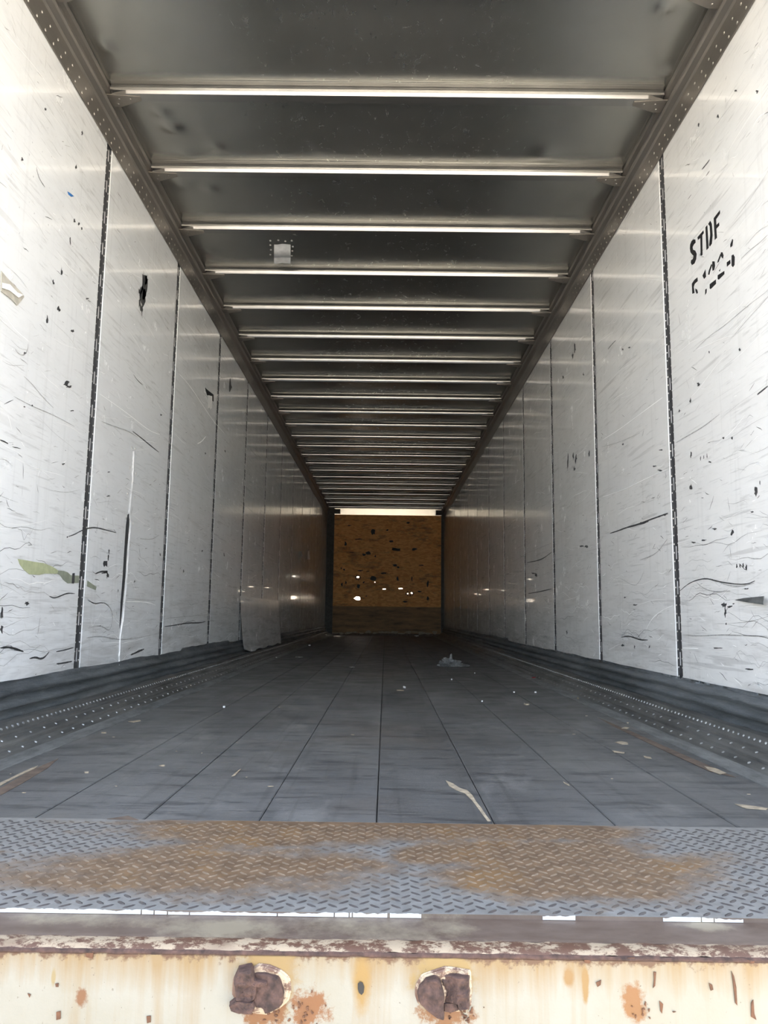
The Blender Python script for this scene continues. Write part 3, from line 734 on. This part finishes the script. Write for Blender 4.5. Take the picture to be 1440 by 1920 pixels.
for k in range(-3, 23):
    y = B0 + k * BP - .006
    if y > YF - .1: break
    if k0 is None:
        o = bow_mesh().build('roof_bow', M['bow'], ceil); k0 = (o, bracket_mesh(-1).build('end_bracket', M['rail'], o), bracket_mesh(1).build('end_bracket', M['rail'], o))
    else:
        o = k0[0].copy(); COL.objects.link(o); o.parent = ceil
        for q in k0[1:]:
            cc = q.copy(); COL.objects.link(cc); cc.parent = o
    o.location = (0, y, .0035 * math.sin(k * 2.1) if k > 8 else 0)
# small shiny riveted patch on the roof sheet
pc = bpy.data.objects.new('roof_patch', None); COL.objects.link(pc); pc.parent = ceil; c0 = at(528, 467, 2, ZC); pc.location = c0
pc['label'] = 'small shiny riveted repair patch'
Q = lambda x, y: at(x, y, 2, ZC - .006) - c0
b = MB(); w_ = .065
zz = [(457, -.003), (463, -.018), (471, -.042), (473, -.012), (477, -.022), (484, -.036)]
for (py, dz) in zz:
    for px in (514, 520, 530, 540, 545):
        v = at(px, py, 2, ZC) - c0; b.v.append((v.x, v.y, dz + .003 * math.sin(px)))
for i in range(len(zz) - 1):
    for j in range(4): q = i * 5 + j; b.f.append((q, q + 1, q + 6, q + 5))
b.build('bent_plate', M['slot'], pc, True)
rv = MB()
for x, y in ((507, 451), (507, 459), (522, 450), (535, 452), (547, 451), (549, 462), (548, 470), (547, 479), (508, 468), (507, 477)): rv.dome(at(x, y, 2, ZC) - c0 - Vector((0, 0, .001)), (0, 0, -1), .007, .005, 6)
stuff(rv.build('rivets', M['rivet'], pc))

# ------------------------------------------------------------------ front wall
fw = bpy.data.objects.new('wall_front', None); COL.objects.link(fw); fw.location = (0, YF, 0)
struct(fw, 'brown board bulkhead with light showing through holes', 'wall')
def loc(o): o.matrix_parent_inverse = Matrix.Translation((0, -YF, 0)); return o
FZ = lambda px, py: at(px, py, 1, YF)
zsplit = FZ(690, 1137).z
board = loc(box('strand_board', M['osb'], fw, -1.14, 1.235, YF, YF + .018, zsplit, 2.622))
cut = MB()
for cx, cy, rx, ry in ((670, 1122, 5.6, 3.6), (671, 1082, 2.4, 1.6), (720.5, 1104.5, 3.6, .7), (751, 1103.5, 4.0, 1.1), (764.5, 1113, 1.3, .9), (772, 1112, 1.6, 1.3), (703, 1091.5, .7, .6)):
    cut.poly_prism([Vector((p.x, YF - .05, p.z)) for p in (FZ(*q) for q in ragged(cx, cy, rx, ry, 12, .22))], (0, .12, 0))
cu = cut.build('cutter', M['hole'], None)
md = board.modifiers.new('holes', 'BOOLEAN'); md.operation = 'DIFFERENCE'; md.solver = 'EXACT'; md.object = cu
bpy.context.view_layer.update()
dg = bpy.context.evaluated_depsgraph_get(); nm_ = bpy.data.meshes.new_from_object(board.evaluated_get(dg))
board.modifiers.clear(); board.data = nm_; bpy.data.objects.remove(cu, do_unlink=True)
loc(box('backing_board', M['board'], fw, -1.2, 1.27, YF + .021, YF + .035, -.02, zsplit + .02))
loc(box('top_backing', M['dark'], fw, -1.2, 1.27, YF + .021, YF + .035, 2.58, 2.85))
zs = [zsplit - .001, .50, .36, .22, .04]
for i in range(4):
    loc(box('board', M['board'], fw, -1.15, 1.24, YF - .004 * (i % 2) - .002, YF + .02, zs[i + 1] + .0015, zs[i]))
hp = MB(); hp.poly_prism([(-1.14, YF - .002, 2.624), (-1.14, YF + .02, 2.624), (-1.14, YF + .02, 2.795), (-1.14, YF - .019, 2.795)], (2.375, 0, 0))   # leans back towards the doors
loc(hp.build('header_panel', M['cream'], fw))
loc(box('corner_post', M['dark'], fw, -HW, -1.125, YF - .06, YF + .05, 0, 2.80))
loc(box('corner_post', M['dark'], fw, 1.225, HW, YF - .06, YF + .05, 0, 2.80))
loc(box('corner_bracket', M['dark'], fw, -1.24, -1.0, YF - .10, YF - .0, 2.64, 2.735))
loc(box('corner_bracket', M['dark'], fw, 1.10, 1.24, YF - .10, YF - .0, 2.63, 2.735))
loc(box('bottom_sill', M['brownwood'], fw, -1.2, 1.24, YF - .03, YF + .02, -.01, .05))
mk = MB()
for a_ in ((745, 1031, 16, 7), (738, 1029, 8, 5), (690, 1037, 10, 6), (683, 1040, 8, 5), (704, 1043, 3, 5), (672, 1011, 14, 2), (660, 1036, 14, 1.5), (741, 1060, 8, 4), (746, 1064, 5, 4), (640, 1065, 3, 3),
           (645, 1068, 4, 4), (676, 1070, 9, 2), (690, 1071, 7, 2), (641, 1096, 4, 6), (649, 1092, 3, 5), (671, 1083, 9, 8), (672, 1100, 7, 8), (700, 1085, 10, 8), (745, 1085, 5, 8), (772, 1086, 3, 8), (768, 1113, 15, 7),
           (786, 1109, 8, 3), (802, 1096, 4, 12), (802, 1122, 4, 7), (687, 1118, 2, 3), (700, 998, 7, 10), (648, 1020, 4, 8), (735, 1015, 8, 4), (765, 980, 6, 4), (776, 1030, 10, 4), (726, 994, 4, 3), (682, 1092, 4, 4),
           (790, 1060, 8, 2), (655, 985, 8, 2), (720, 1075, 10, 3), (758, 1128, 10, 3)):
    cx, cy, w, h = a_
    pl = ragged(cx, cy, w / 2, h / 2, 9, .45)
    if any(abs(cx - hx) < 8 and abs(cy - hy) < 6 for hx, hy in ((671, 1083), (768, 1113))):
        # ring of grime round a hole: split into small bits beside it
        for s_ in range(9):
            an = s_ * .7; mk.poly_prism([Vector((p.x, YF - .001, p.z)) for p in (FZ(*q) for q in ragged(cx + w * .5 * math.cos(an), cy + h * .52 * math.sin(an), 1.3, 1.2, 6, .3))], (0, -.002, 0))
    else: mk.poly_prism([Vector((p.x, YF - .001, p.z)) for p in (FZ(*q) for q in pl)], (0, -.002, 0))
stuff(loc(mk.build('board_gouges', M['black'], fw)))
mk = MB()
for i in range(16):
    x = 628 + i * 12.5; mk.poly_prism([Vector((p.x, YF - .034 - .01 * (i % 3), p.z)) for p in (FZ(*q) for q in ragged(x, 1187 + random.uniform(-2, 1), random.uniform(4, 9), random.uniform(1.2, 3), 9, .4))], (0, .012, 0))
stuff(loc(mk.build('splintered_edge', M['wood'], fw)))

# ------------------------------------------------------------------ rear sill
sill = empty('rear_sill', (0, 1.24, 0), 'rusty white steel rear sill with tread plate top, across the bottom of the photo', 'sill')
def ls(o): o.matrix_parent_inverse = Matrix.Translation((0, -1.24, 0)); return o
plate = ls(box('tread_plate', M['plate'], sill, -HW - .04, HW + .04, 1.234, 1.745, -.0075, .0))
lg = MB(); PX_, PY_ = .0163, .0286
for i in range(int(2.6 / PX_)):
    for j in range(17):
        x = -HW + (i + .5) * PX_; y = 1.246 + (j + (.5 if i % 2 else 0)) * PY_
        if y > 1.738: continue
        a = math.radians(-43 if i % 2 else 43); l, w, h = .0112, .0034, .0014
        ca, sa = math.cos(a), math.sin(a); n = len(lg.v)
        for (u, v_, hh) in ((-l, 0, 0), (-l * .45, -w, 0), (l * .45, -w, 0), (l, 0, 0), (l * .45, w, 0), (-l * .45, w, 0), (-l * .6, 0, h), (l * .6, 0, h)):
            lg.v.append((x + u * ca - v_ * sa, y + u * sa + v_ * ca, hh + .0001))
        for f in ((0, 1, 6), (1, 2, 7, 6), (2, 3, 7), (3, 4, 7), (4, 5, 6, 7), (5, 0, 6)): lg.f.append(tuple(n + q for q in f))
stuff(ls(lg.build('tread_lugs', M['lug'], sill, fix=False)))
# lip, bead and vertical face as swept profile pieces
def sweepx(name, mat, prof, x0=-HW - .04, x1=HW + .04, step=.02, jit=0, smooth=False):
    b = MB(); n = int((x1 - x0) / step)
    for i in range(n + 1):
        x = x0 + (x1 - x0) * i / n
        for j, (y, z) in enumerate(prof):
            q = jit * noise.noise(Vector((x * 40, j * 3, 7))) if jit else 0
            b.v.append((x, y - q, z - q))
    k = len(prof)
    for i in range(n):
        for j in range(k - 1): q = i * k + j; b.f.append((q, q + 1, q + k + 1, q + k))
    return ls(b.build(name, mat, sill, smooth))
sweepx('sill_lip', M['lip'], [(1.27, -.0068), (1.238, -.0065), (1.16, -.0060), (1.153, -.0066)])
sweepx('chipped_bead', M['bead'], [(1.154, -.0066), (1.148, -.0062), (1.134, -.0090), (1.1285, -.0130)], jit=.0012, step=.004, smooth=True)
sweepx('rust_groove', M['rust'], [(1.1285, -.0128), (1.1265, -.0150), (1.1262, -.0178), (1.1290, -.0192)], jit=.0016, step=.004, smooth=True)
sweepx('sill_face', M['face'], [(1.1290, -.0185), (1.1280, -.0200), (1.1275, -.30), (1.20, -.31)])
ls(box('sill_core', M['dark'], sill, -HW - .03, HW + .03, 1.14, 1.72, -.28, -.02))
pl = MB()
def paint(x0, x1):
    b0 = at(x0, 1712, 2, 0).x; b1 = at(x1, 1716, 2, 0).x; x = b0; top = -.001
    while x < b1:
        w = random.uniform(.002, .005); nt = min(.0006, max(-.0024, top + random.uniform(-.0011, .0011)))
        if random.random() < .06: x += .002; continue
        pl.poly_prism([(x, 1.2335, top), (x + w, 1.2335, nt), (x + w, 1.2335, -.0058), (x, 1.2335, -.0058)], (0, -.0012, 0))
        top = nt; x += w
ls(box('plate_edge', M['lip'], sill, -HW - .04, HW + .04, 1.2333, 1.2345, -.0064, -.0002))
paint(-30, 790); paint(1015, 1075); paint(1236, 1384)
stuff(ls(pl.build('edge_paint', M['paintline'], sill)))['label'] = 'white paint line along the plate edge'
# keyhole slot in the face, and corroded fittings
FY = 1.1275
FP = lambda x, y: at(x, y, 1, FY)
hb = MB(); hb.poly_prism([FP(*q) + Vector((0, -.0004, 0)) for q in ((671, 1844), (675, 1840), (680, 1842), (683, 1850), (682, 1860), (678, 1865), (673, 1861), (671, 1853))], (0, -.0008, 0))
ls(hb.build('slot_hole', M['hole'], sill))
def lump(name, outline, depth, mat, fn=None, seed=0, amp=.003):
    """corroded steel lump: outline in photograph pixels on the face, raised towards the viewer with a rough front"""
    cx = sum(p[0] for p in outline) / len(outline); cy = sum(p[1] for p in outline) / len(outline)
    N = 48; R_ = 14; pts = []
    per = [Vector(p) for p in outline]; L_ = [0]
    for i in range(len(per)): L_.append(L_[-1] + (per[(i + 1) % len(per)] - per[i]).length)
    for s_ in range(N):
        d = L_[-1] * s_ / N
        for i in range(len(per)):
            if L_[i] <= d <= L_[i + 1]:
                pts.append(per[i].lerp(per[(i + 1) % len(per)], (d - L_[i]) / (L_[i + 1] - L_[i] or 1))); break
    b = MB(); c = Vector((cx, cy))
    rings = [(1.06, 0), (1.0, .35), (.97, .8), (.9, 1.0)] + [(.9 * (1 - i / 10), 1.0) for i in range(1, 10)]
    for (r, hgt) in rings:
        for q in pts:
            v = c + (q - c) * r; p = FP(v.x, v.y)
            dd = depth * hgt
            if fn: dd *= fn(v.x, v.y)
            nn = noise.fractal(Vector((p.x * 90, p.z * 90, seed)), .8, 2, 5)
            dd += amp * nn * (1 if hgt > 0 else .2)
            b.v.append((p.x + amp * .25 * nn, p.y - max(dd, .0), p.z + amp * .2 * nn))
    for i in range(len(rings) - 1):
        for j in range(N): q = i * N + j; q2 = i * N + (j + 1) % N; b.f.append((q, q2, q2 + N, q + N))
    b.f.append(tuple((len(rings) - 1) * N + j for j in range(N)))
    return b.build(name, mat)
def fitting(label, parts_, cx, cy):
    e = empty('corroded_bracket', FP(cx, cy), label, 'bracket', 'rusty bracket stubs on the sill')
    for (nm, ol, d, mt, fn, sd_, am) in parts_:
        o = lump(nm, ol, d, mt, fn, sd_, am); o.parent = e; o.matrix_parent_inverse = Matrix.Translation(-e.location)
    return e
A = lambda l: [(400 + x / 6, 1780 + y / 6) for x, y in l]
Bq = lambda l: [(740 + x / 7.2, 1780 + y / 7.2) for x, y in l]
sm = lambda t_: max(0, min(1, t_))
fitting('corroded steel bracket stub left of the keyhole slot, on the sill face', [
    ('back_plate', A([(450, 210), (520, 170), (640, 185), (760, 240), (850, 320), (860, 470), (830, 570), (740, 650), (600, 720), (430, 700), (300, 640), (230, 500), (240, 320), (330, 230)]), .0030, M['bead'], None, 1, .0012),
    ('rounded_tongue', A([(450, 250), (600, 240), (740, 290), (780, 380), (800, 480), (780, 600), (700, 660), (590, 710), (560, 640), (470, 640), (440, 500), (440, 330)]), .010, M['rust'], lambda x, y: .5 + .7 * sm((x - 478) / 50), 2, .0016),
    ('stub_block', A([(300, 190), (440, 160), (480, 300), (620, 320), (620, 380), (500, 400), (480, 520), (440, 560), (260, 540), (240, 330)]), .014, M['rust'], lambda x, y: 1 - .35 * sm((y - 1838) / 8) * sm((1872 - y) / 8), 3, .0034),
    ('lower_lug', A([(190, 590), (260, 530), (460, 550), (490, 600), (450, 680), (320, 680), (210, 650)]), .013, M['rust'], None, 4, .003)], 490, 1855)
fitting('corroded steel bracket stub right of the keyhole slot, on the sill face', [
    ('back_plate', Bq([(300, 480), (380, 340), (500, 300), (680, 240), (860, 265), (1010, 290), (1020, 520), (1010, 760), (900, 820), (660, 830), (480, 800), (330, 720), (290, 600)]), .0035, M['bead'], None, 5, .0014),
    ('stub_block', Bq([(610, 330), (760, 320), (1000, 325), (1005, 520), (1000, 770), (860, 800), (840, 700), (660, 700), (700, 560), (640, 450)]), .010, M['rust'], lambda x, y: .45 + .6 * sm((x - 840) / 14), 6, .0032),
    ('curved_hook', Bq([(330, 460), (420, 370), (560, 330), (620, 400), (650, 520), (665, 640), (660, 900), (560, 870), (430, 790), (330, 700), (300, 560)]), .014, M['rust'], lambda x, y: .6 + .6 * sm((x - 790) / 30), 7, .0020),
    ('lower_lug', Bq([(660, 700), (840, 690), (860, 800), (760, 830), (665, 820)]), .006, M['rust'], None, 8, .0012)], 835, 1858)
ch = MB()
for i in range(60):
    cx, cy = random.choice(((470, 1890), (560, 1880), (575, 1905), (860, 1905), (880, 1895), (520, 1900), (850, 1890), (1210, 1895)))
    cx += random.gauss(0, 14); cy += random.gauss(0, 9)
    if cy < 1882 and cx < 560: continue
    if cx > 780 and cx < 900 and cy < 1888: continue
    ch.poly_prism([FP(*q) + Vector((0, -.0002, 0)) for q in ragged(cx, cy, random.uniform(1, 3.4), random.uniform(1, 4), 7, .5)], (0, -.0009, 0))
for pts in ([(1371, 1820), (1376, 1830), (1380, 1850), (1382, 1885), (1378, 1880), (1375, 1850)], [(1225, 1822), (1230, 1822), (1228, 1848), (1224, 1852), (1226, 1836)], [(1117, 1842), (1127, 1837), (1126, 1846), (1120, 1850)],
            [(1329, 1843), (1335, 1846), (1337, 1855), (1332, 1857)], [(160, 1783), (176, 1783), (174, 1797), (162, 1794)], [(1094, 1796), (1107, 1796), (1106, 1806), (1096, 1805)], [(1176, 1795), (1190, 1795), (1188, 1802), (1178, 1802)],
            [(1236, 1876), (1243, 1882), (1241, 1900), (1238, 1896)], [(52, 1862), (58, 1864), (56, 1870)], [(104, 1844), (110, 1843), (110, 1850), (105, 1850)], [(106, 1897), (114, 1895), (114, 1910), (106, 1912)], [(275, 1905), (283, 1904), (283, 1916), (276, 1918)],
            [(1408, 1880), (1412, 1874), (1414, 1900), (1418, 1912), (1408, 1906)], [(1400, 1800), (1415, 1802), (1412, 1806), (1402, 1804)]):
    ch.poly_prism([FP(*q) + Vector((0, -.0002, 0)) for q in pts], (0, -.0009, 0))
stuff(ls(ch.build('rust_scabs', M['rust2'], sill)))

# ------------------------------------------------------------------ litter on the floor
def bag():
    bm = bmesh.new(); bmesh.ops.create_icosphere(bm, subdivisions=5, radius=1)
    for v in bm.verts:
        d = v.co.normalized(); n1 = abs(noise.noise(d * 2.6 + Vector((3, 1, 2)))); n2 = abs(noise.noise(d * 6)); n3 = noise.noise(d * 1.3)
        r = .72 + .75 * n1 + .3 * n2 + .35 * n3
        p = Vector((d.x * .105 * r, d.y * .075 * r, max(0, d.z + .25) * .048 * r))
        if d.x > .35: p.x += .035 * (d.x - .35) * 2; p.z *= .8
        q = math.exp(-((d.x + .02) ** 2 + (d.y) ** 2) / .018) * (d.z > 0)
        p.z += .055 * q; p.x += .012 * q
        v.co = p
    me = bpy.data.meshes.new('plastic_bag'); bm.to_mesh(me); bm.free(); me.materials.append(M['film'])
    o = bpy.data.objects.new('plastic_bag', me); COL.objects.link(o); return o
o = bag(); o.location = at(845, 1250, 2, 0) + Vector((0, 0, .002)); tag(o, 'crumpled grey plastic film lying on the floor, right of centre', 'plastic film')
def scrap(name, px, py, w, d, mat, label, cat='scrap', kind='sheet', h=.006, rot=0, group='litter on the trailer floor'):
    b = MB(); c = at(px, py, 2, 0); n = 7
    if kind == 'sheet':      # crumpled sheet, corners lifted
        for i in range(5):
            for j in range(4):
                b.v.append(((i / 4 - .5) * w + random.uniform(-.1, .1) * w * .3, (j / 3 - .5) * d, .001 + h * abs(math.sin(i * 2.1 + j * 1.7 + px))))
        for i in range(4):
            for j in range(3): q = i * 4 + j; b.f.append((q, q + 1, q + 5, q + 4))
        o = b.build(name, mat); md = o.modifiers.new('thick', 'SOLIDIFY'); md.thickness = .001; md.offset = 1
    else:                    # small irregular chip
        out = [(w * .5 * random.uniform(.6, 1.1) * math.cos(i * .9), d * .5 * random.uniform(.6, 1.1) * math.sin(i * .9), 0) for i in range(7)]
        b.poly_prism(out, (0, 0, h)); o = b.build(name, mat)
    o.location = c + Vector((0, 0, .0006)); o.rotation_euler[2] = rot
    return tag(o, label, cat, group)
scrap('paper_scrap', 561, 1233, .075, .05, M['paper'], 'white paper strip on the dark floor left of centre, near the pale patch sheet', 'paper', rot=.1)
scrap('paper_scrap', 781, 1194, .09, .05, M['paper'], 'white paper piece lying against the foot of the brown front wall', 'paper', h=.03)
scrap('paper_scrap', 660, 1252, .035, .03, M['paper'], 'small curled paper bit left of the floor centre line', 'paper', rot=.6)
scrap('paper_scrap', 518, 1234, .018, .018, M['paper'], 'tiny white crumb left of the paper strip', 'paper', 'chip', .010)
scrap('paper_scrap', 420, 1327, .014, .014, M['paper'], 'white pebble-sized crumb alone on the left floor planks', 'paper', 'chip', .008)
scrap('plastic_scrap', 1002, 1273, .035, .05, M['red'], 'small red plastic piece beside the right kick plate', 'plastic', 'chip', .012)
scrap('paper_scrap', 890, 1263, .012, .014, M['paper'], 'white crumb just right of the grey plastic film', 'paper', 'chip', .008)
scrap('paper_scrap', 847, 1275, .012, .014, M['paper'], 'white crumb just in front of the grey plastic film', 'paper', 'chip', .008)
scrap('paper_scrap', 904, 1316, .010, .014, M['paper'], 'white crumb on the plank seam in front of the plastic film', 'paper', 'chip', .007)
scrap('paper_scrap', 758, 1290, .008, .05, M['paper'], 'thin upright sliver beside the floor centre line', 'paper', 'chip', .010, rot=.3)
scrap('paper_scrap', 580, 1211, .03, .03, M['paper'], 'grey crumb far back by the left kick plate', 'paper', 'chip', .015)
scrap('film_scrap', 858, 1188, .10, .16, M['film'], 'torn grey film caught at the far right kick plate', 'plastic film', h=.10)
scrap('paper_scrap', 851, 1203, .02, .03, M['paper'], 'first of two crumbs by the far right kick plate, the nearer film side', 'paper', 'chip', .012)
scrap('paper_scrap', 857, 1206, .02, .03, M['paper'], 'second crumb by the far right kick plate, closer to the camera', 'paper', 'chip', .012)
scrap('paper_scrap', 1004, 1299 , .012, .012, M['paper'], 'white crumb on the floor below the red plastic piece', 'paper', 'chip', .007)
scrap('paper_scrap', 964, 1299, .012, .012, M['paper'], 'white crumb on the floor left below the red plastic piece', 'paper', 'chip', .007)
scrap('wood_chip', 988, 1322, .03, .03, M['wood'], 'pale wood chip between the plastic film and the right kick plate', 'wood chip', 'chip', .006)
scrap('wood_chip', 1084, 1312, .010, .03, M['wood'], 'wood chip standing beside the right kick plate', 'wood chip', 'chip', .012)
scrap('wood_chip', 1177, 1357, .012, .014, M['wood'], 'tiny wood chip against the right kick plate, nearest the camera', 'wood chip', 'chip', .006)
scrap('wood_chip', 305, 1437, .012, .010, M['wood'], 'tiny wood chip on the left planks near the tread plate', 'wood chip', 'chip', .004)
